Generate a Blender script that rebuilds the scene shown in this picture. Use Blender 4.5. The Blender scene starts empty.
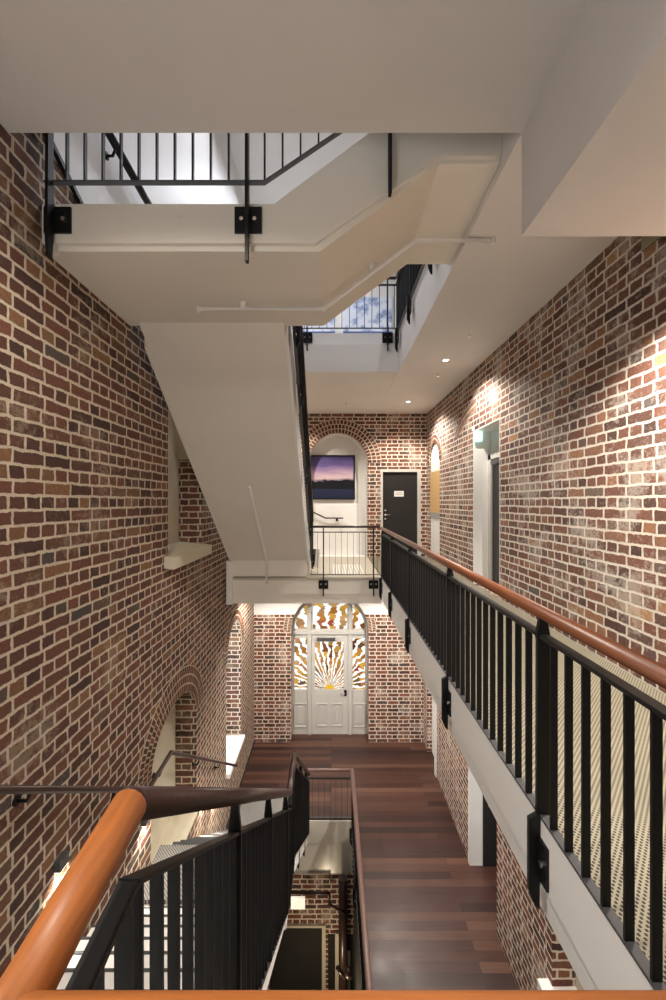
import bpy, bmesh, math, random
from mathutils import Vector
random.seed(7)
SC = bpy.context.scene
C = SC.collection
PI = math.pi

# ------------------------------------------------------------------ camera, world, exposure
F = 416.67                      # focal length in pixels of the 666x1000 frame
EYE = 1.40
cam = bpy.data.cameras.new('camera'); camo = bpy.data.objects.new('camera', cam); C.objects.link(camo)
camo.location = (0, 0, EYE); camo.rotation_euler = (PI/2, 0, 0)
cam.sensor_fit = 'VERTICAL'; cam.sensor_height = 36; cam.lens = F*36/1000
cam.shift_x = .0015; cam.shift_y = .002; cam.clip_start = .02; cam.clip_end = 200
SC.camera = camo
w = bpy.data.worlds.new('world'); SC.world = w; w.use_nodes = True
w.node_tree.nodes['Background'].inputs[0].default_value = (.86, .93, 1, 1)
w.node_tree.nodes['Background'].inputs[1].default_value = 1.6
SC.view_settings.view_transform = 'Standard'; SC.view_settings.look = 'None'
SC.view_settings.gamma = 1; SC.view_settings.use_curve_mapping = False
SC.view_settings.exposure = 0.4
LIGHT = 1.0                     # all lamps scale with this

def px(x, y, Y):                # measuring aid: photo pixel at depth Y -> world X, Z
    return (x-331.5)/F*Y, EYE-(y-502)/F*Y

# room measures
XL, XR, XR0 = -1.97, 2.43, 2.34
YB = 10.6
L0 = -4.71
CEIL1, CEIL0 = 3.65, -.50
TOP = 8.2; BASE = -9.6
WX = .925                        # inner edge of the walkway
SX = -.43                       # inner handrail line of the stairs

# ------------------------------------------------------------------ materials
def mat(name, col, rough=.6, metal=0, spec=.5):
    m = bpy.data.materials.new(name); m.use_nodes = True
    b = m.node_tree.nodes['Principled BSDF']
    b.inputs['Base Color'].default_value = (*col, 1); b.inputs['Roughness'].default_value = rough
    b.inputs['Metallic'].default_value = metal; b.inputs['Specular IOR Level'].default_value = spec
    return m
def srgb(r, g, b):
    f = lambda c: (c/255/12.92) if c/255 <= .04045 else ((c/255+.055)/1.055)**2.4
    return (f(r), f(g), f(b))
class NT:
    def __init__(s, m): s.t = m.node_tree; s.n = s.t.nodes; s.l = s.t.links; s.b = s.n['Principled BSDF']
    def new(s, k, **kw):
        n = s.n.new(k)
        for a, v in kw.items(): setattr(n, a, v)
        return n
    def link(s, a, b): s.l.new(a, b)
    def math(s, op, a, b=None, c=None):
        n = s.n.new('ShaderNodeMath'); n.operation = op
        for i, v in enumerate((a, b, c)):
            if v is None: continue
            if isinstance(v, (int, float)): n.inputs[i].default_value = v
            else: s.l.new(v, n.inputs[i])
        return n.outputs[0]
    def ramp(s, fac, stops, interp='LINEAR'):
        n = s.n.new('ShaderNodeValToRGB'); n.color_ramp.interpolation = interp
        e = n.color_ramp.elements
        while len(e) < len(stops): e.new(.5)
        for i, (p, c) in enumerate(stops): e[i].position = p; e[i].color = (*c, 1)
        s.l.new(fac, n.inputs[0]); return n.outputs[0]
    def mix(s, fac, a, b, mode='MIX'):
        n = s.n.new('ShaderNodeMix'); n.data_type = 'RGBA'; n.blend_type = mode
        for i, v in ((0, fac), (6, a), (7, b)):
            if isinstance(v, (int, float)): n.inputs[i].default_value = v
            elif isinstance(v, tuple): n.inputs[i].default_value = (*v, 1)
            else: s.l.new(v, n.inputs[i])
        return n.outputs[2]
    def noise(s, vec, scale, detail=3, rough=.5):
        n = s.n.new('ShaderNodeTexNoise'); n.inputs['Scale'].default_value = scale
        n.inputs['Detail'].default_value = detail; n.inputs['Roughness'].default_value = rough
        if vec is not None: s.l.new(vec, n.inputs['Vector'])
        return n
def brick_mat(name, stops, mortar, lime, seed=0., mort=.010, wear=.5):
    m = mat(name, (.3, .15, .1), .88); t = NT(m)
    g = t.new('ShaderNodeNewGeometry'); sp = t.new('ShaderNodeSeparateXYZ'); t.link(g.outputs['Position'], sp.inputs[0])
    sn = t.new('ShaderNodeSeparateXYZ'); t.link(g.outputs['True Normal'], sn.inputs[0])
    side = t.math('GREATER_THAN', t.math('ABSOLUTE', sn.outputs[0]), .6)
    flat = t.math('GREATER_THAN', t.math('ABSOLUTE', sn.outputs[2]), .6)
    u = t.math('ADD', t.math('MULTIPLY', sp.outputs[1], side), t.math('MULTIPLY', sp.outputs[0], t.math('SUBTRACT', 1, side)))
    v = t.math('ADD', t.math('MULTIPLY', sp.outputs[2], t.math('SUBTRACT', 1, flat)), t.math('MULTIPLY', sp.outputs[1], flat))
    cb = t.new('ShaderNodeCombineXYZ'); t.link(u, cb.inputs[0]); t.link(v, cb.inputs[1]); cb.inputs[2].default_value = seed
    # hand-made bricks: wobble the joints
    n1 = t.noise(cb.outputs[0], 9, 2); n2 = t.noise(cb.outputs[0], 34, 2)
    def off(n, k):
        s1 = t.new('ShaderNodeVectorMath', operation='SUBTRACT'); t.link(n.outputs['Color'], s1.inputs[0]); s1.inputs[1].default_value = (.5,)*3
        s2 = t.new('ShaderNodeVectorMath', operation='SCALE'); t.link(s1.outputs[0], s2.inputs[0]); s2.inputs['Scale'].default_value = k
        return s2.outputs[0]
    a1 = t.new('ShaderNodeVectorMath', operation='ADD'); t.link(cb.outputs[0], a1.inputs[0]); t.link(off(n1, .026), a1.inputs[1])
    a2 = t.new('ShaderNodeVectorMath', operation='ADD'); t.link(a1.outputs[0], a2.inputs[0]); t.link(off(n2, .015), a2.inputs[1])
    b = t.new('ShaderNodeTexBrick'); t.link(a2.outputs[0], b.inputs['Vector'])
    b.offset = .25; b.offset_frequency = 2; b.squash = .5; b.squash_frequency = 2
    b.inputs['Scale'].default_value = 1; b.inputs['Brick Width'].default_value = .286; b.inputs['Row Height'].default_value = .0962
    b.inputs['Mortar Size'].default_value = mort; b.inputs['Mortar Smooth'].default_value = .25
    b.inputs['Color1'].default_value = (0, 0, 0, 1); b.inputs['Color2'].default_value = (1, 1, 1, 1); b.inputs['Mortar'].default_value = (.5, .5, .5, 1)
    col = t.ramp(b.outputs['Color'], stops)
    grain = t.noise(a2.outputs[0], 55, 5, .7)
    col = t.mix(.55, col, t.ramp(grain.outputs[0], [(.3, (.35,)*3), (.62, (1.25,)*3)]), 'MULTIPLY')
    # lime wash left on faces in patches
    big = t.noise(cb.outputs[0], 2.2, 4); fine = t.noise(cb.outputs[0], 26, 5, .75)
    p = t.math('MULTIPLY', t.math('SUBTRACT', big.outputs[0], .5 - .12*wear), 1.3)
    lm = t.ramp(t.math('ADD', fine.outputs[0], p), [(.56, (0,)*3), (.72, (1,)*3)])
    col = t.mix(t.math('MULTIPLY', lm, .5), col, lime)
    mc = t.mix(t.noise(cb.outputs[0], 14, 4).outputs[0], tuple(c*.78 for c in mortar), tuple(min(1, c*1.15) for c in mortar))
    col = t.mix(b.outputs['Fac'], col, mc)
    t.link(col, t.b.inputs['Base Color'])
    h = t.math('ADD', t.math('MULTIPLY', b.outputs['Fac'], -1), t.math('MULTIPLY', grain.outputs[0], .5))
    bp = t.new('ShaderNodeBump'); bp.inputs['Strength'].default_value = .55; bp.inputs['Distance'].default_value = .012
    t.link(h, bp.inputs['Height']); t.link(bp.outputs[0], t.b.inputs['Normal'])
    return m
RED = [(0, srgb(78, 56, 50)), (.25, srgb(112, 74, 60)), (.5, srgb(124, 84, 68)), (.68, srgb(98, 74, 66)), (.82, srgb(150, 106, 78)), (.93, srgb(92, 82, 78)), (1, srgb(178, 132, 92))]
BACK = [(0, srgb(64, 44, 40)), (.25, srgb(104, 62, 50)), (.5, srgb(124, 74, 56)), (.68, srgb(86, 60, 52)), (.82, srgb(138, 88, 64)), (1, srgb(74, 64, 62))]
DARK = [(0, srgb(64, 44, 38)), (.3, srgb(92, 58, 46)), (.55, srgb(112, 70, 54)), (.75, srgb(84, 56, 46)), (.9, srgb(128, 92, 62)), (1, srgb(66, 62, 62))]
M = {}
M['brick_r'] = brick_mat('old_brick_right', RED, srgb(214, 204, 190), srgb(198, 188, 176), 3.1, .012, .1)
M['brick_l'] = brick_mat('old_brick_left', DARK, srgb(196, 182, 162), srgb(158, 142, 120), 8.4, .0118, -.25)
M['brick_b'] = brick_mat('old_brick_back', BACK, srgb(220, 206, 190), srgb(210, 194, 178), 5.5, .0135, -.1)
def plain(name, c, rough=.7, bump=.05, scale=40, var=.05, metal=0, spec=.4):
    m = mat(name, c, rough, metal, spec); t = NT(m)
    tc = t.new('ShaderNodeNewGeometry')
    n = t.noise(tc.outputs['Position'], scale, 4); n2 = t.noise(tc.outputs['Position'], 1.7, 3)
    a = tuple(x*(1-var) for x in c); b2 = tuple(min(1, x*(1+var)) for x in c)
    t.link(t.mix(n2.outputs[0], a, b2), t.b.inputs['Base Color'])
    bp = t.new('ShaderNodeBump'); bp.inputs['Strength'].default_value = bump; bp.inputs['Distance'].default_value = .004
    t.link(n.outputs[0], bp.inputs['Height']); t.link(bp.outputs[0], t.b.inputs['Normal'])
    return m
M['plaster'] = plain('cream_plaster', srgb(228, 222, 211), .75)  # kept lighter to stand in for light on the stair soffits
M['soffit'] = plain('soffit_paint_dimmed', srgb(212, 208, 204), .8)  # same paint as the ceiling, darkened for the weaker light near the camera
M['ceil'] = plain('ceiling_paint', srgb(224, 220, 216), .8)
M['landing_deck'] = plain('beige_landing_floor', srgb(186, 178, 162), .5)
M['white'] = plain('white_paint', srgb(232, 230, 226), .5)
M['gloss'] = plain('gloss_white_panel', srgb(214, 208, 198), .22)
M['cream'] = plain('window_infill', srgb(206, 198, 176), .7)
M['black'] = plain('black_powdercoat', (.006, .006, .0063), .45, .08, 300, spec=.3)
M['gray'] = plain('grey_steel', (.10, .10, .105), .4, .05, 200, metal=.4)
M['steel'] = mat('bolt_steel', (.75, .74, .72), .25, 1)
M['door_dark'] = plain('charcoal_door_paint', srgb(34, 32, 32), .45)
M['frame_gray'] = plain('pale_grey_joinery', srgb(196, 194, 188), .45)
M['tan'] = plain('tan_blind', srgb(196, 160, 108), .8)
M['greyband'] = plain('grey_band', srgb(150, 148, 144), .7)
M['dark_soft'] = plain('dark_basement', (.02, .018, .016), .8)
M['slate'] = plain('slate_riser', srgb(84, 86, 94), .6)
def wood(name, c1, c2, rough, scale=(2, 60, 60)):
    m = mat(name, c1, rough, 0, .5); t = NT(m)
    tc = t.new('ShaderNodeTexCoord'); mp = t.new('ShaderNodeMapping'); mp.inputs['Scale'].default_value = scale
    t.link(tc.outputs['Object'], mp.inputs[0]); n = t.noise(mp.outputs[0], 1, 5, .65)
    t.link(t.ramp(n.outputs[0], [(.3, c1), (.7, c2)]), t.b.inputs['Base Color'])
    t.b.inputs['Coat Weight'].default_value = .12; t.b.inputs['Coat Roughness'].default_value = .3
    return m
M['honey_y'] = wood('honey_timber', srgb(148, 84, 36), srgb(178, 106, 50), .5, (70, 3, 70))
M['honey_x'] = wood('honey_timber_cross', srgb(148, 84, 36), srgb(178, 106, 50), .5, (3, 70, 70))
M['oak'] = wood('red_oak_rail', srgb(96, 54, 32), srgb(124, 72, 42), .38, (70, 3, 70))
M['wellrail'] = wood('brown_grey_rail', srgb(96, 74, 68), srgb(124, 98, 90), .4, (70, 3, 70))
M['darkwood'] = wood('dark_brown_rail', srgb(48, 32, 28), srgb(66, 46, 40), .32, (70, 3, 70))
# timber floor: boards across the hall
def board_mat():
    m = mat('dark_floor_boards', (.05, .03, .02), .3); t = NT(m)
    g = t.new('ShaderNodeNewGeometry'); b = t.new('ShaderNodeTexBrick'); t.link(g.outputs['Position'], b.inputs['Vector'])
    b.offset = .37; b.inputs['Scale'].default_value = 1; b.inputs['Brick Width'].default_value = 3.1; b.inputs['Row Height'].default_value = .135
    b.inputs['Mortar Size'].default_value = .002
    b.inputs['Color1'].default_value = (0, 0, 0, 1); b.inputs['Color2'].default_value = (1, 1, 1, 1)
    c = t.ramp(b.outputs['Color'], [(0, srgb(46, 30, 28)), (.4, srgb(64, 40, 35)), (.7, srgb(76, 48, 40)), (1, srgb(100, 70, 56))])
    mp = t.new('ShaderNodeMapping'); mp.inputs['Scale'].default_value = (1.5, 40, 1); t.link(g.outputs['Position'], mp.inputs[0])
    n = t.noise(mp.outputs[0], 1, 5, .7)
    c = t.mix(.6, c, t.ramp(n.outputs[0], [(.3, (.6,)*3), (.7, (1.2,)*3)]), 'MULTIPLY')
    c = t.mix(b.outputs['Fac'], c, (.01, .007, .006))
    t.link(c, t.b.inputs['Base Color'])
    n3 = t.noise(g.outputs['Position'], 2.4, 4); t.link(t.math('MULTIPLY_ADD', n3.outputs[0], .35, .22), t.b.inputs['Roughness'])
    return m
M['boards'] = board_mat()
def dots_mat(name, base, dot, pitch, thr):
    m = mat(name, base, .55); t = NT(m)
    g = t.new('ShaderNodeNewGeometry'); sp = t.new('ShaderNodeSeparateXYZ'); t.link(g.outputs['Position'], sp.inputs[0])
    k = PI/pitch
    s = t.math('MULTIPLY', t.math('SINE', t.math('MULTIPLY', sp.outputs[0], k)), t.math('SINE', t.math('MULTIPLY', sp.outputs[1], k*.9)))
    n = t.noise(g.outputs['Position'], 4, 3)
    base2 = t.mix(n.outputs[0], tuple(c*.85 for c in base), tuple(min(1, c*1.1) for c in base))
    t.link(t.mix(t.math('GREATER_THAN', s, thr), base2, dot), t.b.inputs['Base Color'])
    return m
M['perf'] = dots_mat('perforated_cream_deck', srgb(146, 138, 117), (.012, .011, .01), .0122, .22)
M['perf2'] = dots_mat('perforated_grey_deck', srgb(150, 148, 144), (.02, .02, .02), .016, .15)
def emis(name, c, s):
    m = mat(name, c, .4); b = m.node_tree.nodes['Principled BSDF']
    b.inputs['Emission Color'].default_value = (*c, 1); b.inputs['Emission Strength'].default_value = s
    return m
M['lamp'] = emis('lamp_lens', (1, .93, .82), 14)
M['exit'] = emis('exit_green', (.55, 1, .85), 1.1)
M['exit_white'] = emis('exit_figure_white', (1, 1, 1), 1.6)
M['tube'] = emis('lit_diffuser', (1, .92, .8), 4)
def glass_mat():
    """stained glass sunburst lit from behind, rays leave a point at the foot of the door pane"""
    m = mat('stained_glass', (.8, .7, .5), .25); t = NT(m)
    g = t.new('ShaderNodeNewGeometry'); sp = t.new('ShaderNodeSeparateXYZ'); t.link(g.outputs['Position'], sp.inputs[0])
    cx, cz = px(329.5, 687, 11.02)
    dx = t.math('SUBTRACT', sp.outputs[0], cx); dz = t.math('SUBTRACT', sp.outputs[2], cz - .05)
    ang = t.math('ARCTAN2', dx, dz); r = t.math('SQRT', t.math('ADD', t.math('MULTIPLY', dx, dx), t.math('MULTIPLY', dz, dz)))
    cb = t.new('ShaderNodeCombineXYZ'); t.link(t.math('MULTIPLY', ang, 1.), cb.inputs[0]); t.link(t.math('MULTIPLY', r, .9), cb.inputs[1])
    wob = t.noise(cb.outputs[0], 6, 3); a2 = t.math('ADD', ang, t.math('MULTIPLY', t.math('SUBTRACT', wob.outputs[0], .5), .28))
    ray = t.math('SINE', t.math('MULTIPLY', a2, 41))
    seg = t.math('FLOOR', t.math('MULTIPLY', a2, 41/(2*PI)))
    cc = t.new('ShaderNodeCombineXYZ'); t.link(seg, cc.inputs[0]); t.link(t.math('FLOOR', t.math('MULTIPLY', r, 6)), cc.inputs[1])
    wn = t.new('ShaderNodeTexWhiteNoise', noise_dimensions='2D'); t.link(cc.outputs[0], wn.inputs[0])
    warm = t.ramp(wn.outputs[0], [(0, srgb(96, 54, 30)), (.25, srgb(176, 118, 44)), (.5, srgb(206, 160, 60)), (.7, srgb(52, 34, 34)), (.85, srgb(190, 146, 90)), (1, srgb(150, 52, 38))])
    core = t.math('LESS_THAN', r, .13)
    warm = t.mix(core, warm, srgb(226, 182, 50))
    mask = t.math('GREATER_THAN', ray, .0)
    col = t.mix(mask, srgb(246, 244, 236), warm)
    lead = t.math('LESS_THAN', t.math('ABSOLUTE', t.math('SUBTRACT', ray, .0)), .14)
    col = t.mix(t.math('MULTIPLY', lead, .8), col, srgb(70, 58, 50))
    col = t.mix(core, col, srgb(214, 170, 44))
    t.link(t.mix(.85, col, (0, 0, 0)), t.b.inputs['Base Color']); t.link(col, t.b.inputs['Emission Color']); t.b.inputs['Emission Strength'].default_value = .85
    return m
M['stained'] = glass_mat()
def art_mat(name, kind, cz, half):
    m = mat(name, (.2, .2, .3), .3); t = NT(m)
    g = t.new('ShaderNodeNewGeometry'); sp = t.new('ShaderNodeSeparateXYZ'); t.link(g.outputs['Position'], sp.inputs[0])
    v = t.math('DIVIDE', t.math('SUBTRACT', sp.outputs[2], cz - half), 2*half)
    n = t.noise(g.outputs['Position'], 5 if kind == 'dusk' else 4, 5, .6)
    if kind == 'dusk':
        mp = t.new('ShaderNodeMapping'); mp.inputs['Scale'].default_value = (1.6, 1, 9); t.link(g.outputs['Position'], mp.inputs[0])
        cl = t.noise(mp.outputs[0], 1, 4)
        c = t.ramp(t.math('ADD', v, t.math('MULTIPLY', t.math('SUBTRACT', cl.outputs[0], .5), .28)), [(.0, srgb(26, 34, 60)), (.36, srgb(30, 38, 66)), (.5, srgb(196, 170, 172)), (.66, srgb(150, 124, 154)), (.8, srgb(96, 82, 132)), (1, srgb(66, 58, 104))])
        hill = t.math('ADD', t.math('MULTIPLY', n.outputs[0], .34), .26)
        dark = t.math('MULTIPLY', t.math('LESS_THAN', v, hill), t.math('GREATER_THAN', v, .22))
        c = t.mix(dark, c, srgb(12, 14, 22))
    else:
        c = t.ramp(n.outputs[0], [(.30, srgb(80, 98, 144)), (.42, srgb(160, 176, 212)), (.52, srgb(226, 232, 244))])
        c = t.mix(t.math('LESS_THAN', v, .14), c, srgb(64, 84, 140))
    t.link(c, t.b.inputs['Base Color']); return m

# ------------------------------------------------------------------ mesh helpers
def link(name, me, m=None, parent=None):
    o = bpy.data.objects.new(name, me); C.objects.link(o)
    if m is not None:
        for x in (m if isinstance(m, (list, tuple)) else [m]): me.materials.append(x)
    if parent is not None: o.parent = parent
    return o
def bm_done(name, bm, m, parent=None, bevel=0, smooth=False):
    bmesh.ops.recalc_face_normals(bm, faces=bm.faces)
    me = bpy.data.meshes.new(name)
    if smooth:
        for f in bm.faces: f.smooth = True
    bm.to_mesh(me); bm.free()
    o = link(name, me, m, parent)
    if bevel:
        md = o.modifiers.new('bevel', 'BEVEL'); md.width = bevel; md.segments = 2; md.limit_method = 'ANGLE'
    return o
def hexa(bm, p):               # 8 points: bottom 4 then top 4
    v = [bm.verts.new(q) for q in p]
    for f in ((0, 3, 2, 1), (4, 5, 6, 7), (0, 1, 5, 4), (1, 2, 6, 5), (2, 3, 7, 6), (3, 0, 4, 7)):
        bm.faces.new([v[i] for i in f])
def bx(bm, x0, x1, y0, y1, z0, z1):
    hexa(bm, [(x0, y0, z0), (x1, y0, z0), (x1, y1, z0), (x0, y1, z0), (x0, y0, z1), (x1, y0, z1), (x1, y1, z1), (x0, y1, z1)])
def box(name, x0, x1, y0, y1, z0, z1, m, parent=None, bevel=0):
    bm = bmesh.new(); bx(bm, min(x0, x1), max(x0, x1), min(y0, y1), max(y0, y1), min(z0, z1), max(z0, z1))
    return bm_done(name, bm, m, parent, bevel)
def prism_bm(bm, pts, fn, d0, d1):
    """pts: 2-D outline, fn(a, b, d) -> 3-D, extruded from d0 to d1"""
    n = len(pts); A = [bm.verts.new(fn(a, b, d0)) for a, b in pts]; B = [bm.verts.new(fn(a, b, d1)) for a, b in pts]
    bm.faces.new(A); bm.faces.new(B[::-1])
    for i in range(n): bm.faces.new([A[i], B[i], B[(i+1) % n], A[(i+1) % n]])
XZ = lambda a, b, d: (a, d, b)
YZ = lambda a, b, d: (d, a, b)
XY = lambda a, b, d: (a, b, d)
def prism(name, pts, fn, d0, d1, m, parent=None, bevel=0):
    bm = bmesh.new(); prism_bm(bm, pts, fn, d0, d1); return bm_done(name, bm, m, parent, bevel)
def plate(name, outer, holes, fn, d0, d1, m, parent=None):
    """outline with holes, extruded"""
    bm = bmesh.new(); loops = []
    for ring in [outer] + holes:
        vs = [bm.verts.new(fn(a, b, d0)) for a, b in ring]
        es = [bm.edges.new((vs[i], vs[(i+1) % len(vs)])) for i in range(len(vs))]
        loops.append((vs, es))
    nrm = Vector(fn(0, 0, 1)) - Vector(fn(0, 0, 0))
    r = bmesh.ops.triangle_fill(bm, use_beauty=True, use_dissolve=False, edges=[e for _, es in loops for e in es], normal=nrm)
    faces = list(bm.faces)
    ex = bmesh.ops.extrude_face_region(bm, geom=faces)
    vs = [g for g in ex['geom'] if isinstance(g, bmesh.types.BMVert)]
    bmesh.ops.translate(bm, verts=vs, vec=nrm*(d1-d0))
    return bm_done(name, bm, m, parent)
def tube_bm(bm, pts, r, seg=12, caps=True, rz=None):
    """swept tube with mitred corners"""
    P = [Vector(p) for p in pts]; rings = []
    for i, p in enumerate(P):
        a = (P[i]-P[i-1]).normalized() if i else (P[1]-P[0]).normalized()
        b = (P[i+1]-P[i]).normalized() if i < len(P)-1 else a
        t = (a+b).normalized(); k = 1/max(.5, t.dot(a))
        up = Vector((0, 0, 1)) if abs(a.z) < .93 and abs(t.z) < .93 else Vector((0, 1, 0))
        s = t.cross(up).normalized(); u = s.cross(t).normalized()
        ring = []
        for j in range(seg):
            an = 2*PI*j/seg
            ring.append(bm.verts.new(p + s*math.cos(an)*r + u*math.sin(an)*(rz or r)*min(k, 1.4)))
        rings.append(ring)
    for A, B in zip(rings, rings[1:]):
        for j in range(seg): bm.faces.new([A[j], A[(j+1) % seg], B[(j+1) % seg], B[j]])
    if caps: bm.faces.new(rings[0][::-1]); bm.faces.new(rings[-1])
def tube(name, pts, r, m, parent=None, seg=12, rz=None):
    bm = bmesh.new(); tube_bm(bm, pts, r, seg, True, rz); o = bm_done(name, bm, m, parent)
    for f in o.data.polygons: f.use_smooth = len(f.vertices) == 4
    return o
def disc_bm(bm, c, axis, r, h, seg=20, r2=None):
    ax = Vector(axis).normalized(); u = ax.orthogonal().normalized(); v = ax.cross(u); c = Vector(c)
    A = [bm.verts.new(c + (u*math.cos(2*PI*i/seg)+v*math.sin(2*PI*i/seg))*r) for i in range(seg)]
    B = [bm.verts.new(c + ax*h + (u*math.cos(2*PI*i/seg)+v*math.sin(2*PI*i/seg))*(r2 or r)) for i in range(seg)]
    bm.faces.new(A[::-1]); bm.faces.new(B)
    for i in range(seg): bm.faces.new([A[i], A[(i+1) % seg], B[(i+1) % seg], B[i]])
def disc(name, c, axis, r, h, m, parent=None, seg=20, r2=None):
    bm = bmesh.new(); disc_bm(bm, c, axis, r, h, seg, r2); return bm_done(name, bm, m, parent)
def struct(o): o['kind'] = 'structure'; return o
def tag(o, label, cat, group=None):
    o['label'] = label; o['category'] = cat
    if group: o['group'] = group
    return o
def thing(name, label, cat, loc=(0, 0, 0), group=None):
    o = bpy.data.objects.new(name, None); C.objects.link(o); o.empty_display_size = .1
    o.location = loc; return tag(o, label, cat, group)
def settle(root):
    """parts were modelled in world coordinates: keep them there under an empty that stands elsewhere"""
    for ch in root.children: ch.location = Vector(ch.location) - Vector(root.location)
def arch_pts(a0, a1, zb, zs, rise, n=18):
    c = (a0+a1)/2; hw = (a1-a0)/2
    return [(a0, zb), (a1, zb)] + [(c+hw*math.cos(PI*i/n), zs+rise*math.sin(PI*i/n)) for i in range(n+1)]
def rect(a0, a1, b0, b1): return [(a0, b0), (a1, b0), (a1, b1), (a0, b1)]

# ------------------------------------------------------------------ shell
T = .45
# right wall, upper storeys
door_hole = rect(6.02, 7.16, -.03, 2.62)
niche_r = arch_pts(9.36, 10.32, .05, 2.35, .45)
struct(plate('wall_right', [(-1.6, CEIL0+.02), (YB, CEIL0+.02), (YB, TOP), (-1.6, TOP)], [door_hole, niche_r], YZ, XR, XR+T, M['brick_r']))
# right wall, lower storey
low_door = rect(5.90, 7.06, L0-.04, -2.3)
low_open = rect(9.35, 10.2, L0-.04, -1.9)
low_win = rect(3.3, 4.42, -3.75, -2.2)
struct(plate('wall_right', [(-1.6, L0-.05), (YB, L0-.05), (YB, CEIL0+.02), (-1.6, CEIL0+.02)], [low_door, low_open, low_win], YZ, XR0, XR0+T, M['brick_b']))
# left wall
win1 = rect(5.02, 6.36, .72, 2.95)
arch0 = arch_pts(4.55, 6.06, -3.06, -1.62, .5)
win0 = arch_pts(7.80, 9.07, -3.70, -1.62, .6)
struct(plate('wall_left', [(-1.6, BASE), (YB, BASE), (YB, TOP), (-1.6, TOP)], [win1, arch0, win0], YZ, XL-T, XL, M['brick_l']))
# back wall: upper storey, with the arched recess and the dark door, and the storey below
rc = px(338, 0, YB)[0]; rr = .755
zs = px(0, 463, YB)[1]
recess = arch_pts(rc-rr, rc+rr, -.03, zs, .76, 28)
d0x, d0z = px(382, 470, YB); d1x = px(419.5, 0, YB)[0]
struct(plate('wall_back', [(XL-T, CEIL0), (XR+T, CEIL0), (XR+T, CEIL1+.1), (XL-T, CEIL1+.1)], [recess, rect(d0x, d1x, -.03, d0z)], XZ, YB, YB+.5, M['brick_b']))
gx0, gx1 = px(291, 0, YB)[0], px(368.5, 0, YB)[0]
gzs = px(0, 631, YB)[1]; gr = (gx1-gx0)/2
brick_top = px(0, 614.5, YB)[1]
glass_arch = arch_pts(gx0, gx1, L0-.04, gzs, gr, 28)
struct(plate('wall_back', [(XL-T, BASE), (XR+T, BASE), (XR+T, CEIL0), (XL-T, CEIL0)], [glass_arch], XZ, YB, YB+.5, M['brick_b']))
# plaster band above the brick of the lower storey
def band(a0, a1):
    pts = [(a0, brick_top), (a1, brick_top), (a1, CEIL0), (a0, CEIL0)]
    return pts
c_ = (gx0+gx1)/2
lower = [(XL, brick_top)] + [(c_-gr*1.0*math.cos(a), gzs+gr*math.sin(a)) for a in [PI*i/28 for i in range(29)] if gzs+gr*math.sin(a) > brick_top] + [(XR0+.1, brick_top), (XR0+.1, CEIL0), (XL, CEIL0)]
struct(prism('trim_1', lower, XZ, YB-.03, YB+.001, M['white']))
# upper storey back wall and top
struct(box('wall_back', XL-T, XR+T, YB, YB+.3, CEIL1+.1, TOP, M['white']))
struct(box('ceiling', XL-T, XR+T, -1.6, YB+.3, TOP, TOP+.2, M['white']))
struct(box('wall_front', XL-T, XR+T, -1.8, -1.6, BASE, TOP, M['plaster']))
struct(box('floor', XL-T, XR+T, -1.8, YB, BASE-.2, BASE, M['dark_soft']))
# plaster on the upper left wall, its foot sloping down
struct(prism('wall_left', [(2.72, 4.02), (3.3, 3.72), (YB, 3.72), (YB, TOP), (2.72, TOP)], YZ, XL, XL+.02, M['white']))
struct(prism('trim_2', [(2.3, 4.2), (3.3, 3.68), (3.3, 3.72), (2.3, 4.24)], YZ, XL, XL+.03, M['black']))
# ground floor boards with the stair well cut out
WELL_X0, WELL_X1, WELL_Y1 = -.52, .40, 8.0
struct(plate('floor', [(XL, -1.6), (XR0+1.1, -1.6), (XR0+1.1, YB+.6), (XL, YB+.6)], [], XY, L0-.0, L0-.0-.3, M['boards']) if False else
       plate('floor', [(WELL_X1, -1.6), (XR0+1.1, -1.6), (XR0+1.1, YB+.6), (XL-T, YB+.6), (XL-T, 7.78), (WELL_X0, 7.78), (WELL_X0, WELL_Y1), (WELL_X1, WELL_Y1)], [], XY, L0-.3, L0, M['boards']))
# face of the well and the basement wall behind it
struct(box('trim_3', -1.9, WELL_X1, WELL_Y1-.02, WELL_Y1+.0, L0-.42, L0, M['gloss']))
struct(box('trim_4', -1.9, WELL_X1, WELL_Y1-.0, WELL_Y1+.03, L0-1.02, L0-.42, M['gloss']))
struct(box('wall_basement', XL, 1.2, WELL_Y1+.03, WELL_Y1+.25, BASE, L0-.3, M['brick_b']))
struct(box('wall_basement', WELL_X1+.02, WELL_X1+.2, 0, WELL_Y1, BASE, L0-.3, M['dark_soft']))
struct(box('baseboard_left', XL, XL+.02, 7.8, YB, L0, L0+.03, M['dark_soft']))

# ---------------------------------------------------- storey above: slabs seen from below
ZC = CEIL1
struct(box('ceiling', XL, 1.16, -1.6, 2.54, ZC, ZC+.5, M['soffit']))
struct(box('ceiling', 1.16, XR, -1.6, 2.54, 3.02, ZC+.5, M['soffit']))
struct(box('ceiling', 1.16, XR, 2.54, YB, ZC, 4.33, M['ceil']))
t = thing('landing', 'far white landing of the floor above, its stepped edge seen from below', 'landing', (0, 7.2, ZC))
box('slab', XL+.023, 1.157, 7.2, YB-.003, ZC, 4.12, M['ceil'], t); box('edge_upstand', XL+.023, 1.16, 7.23, 7.4, 4.12, 4.33, M['white'], t)
box('floor_deck', XL+.023, 1.16, 7.4, YB-.003, 4.12, 4.33, M['plaster'], t); settle(t)

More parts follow.
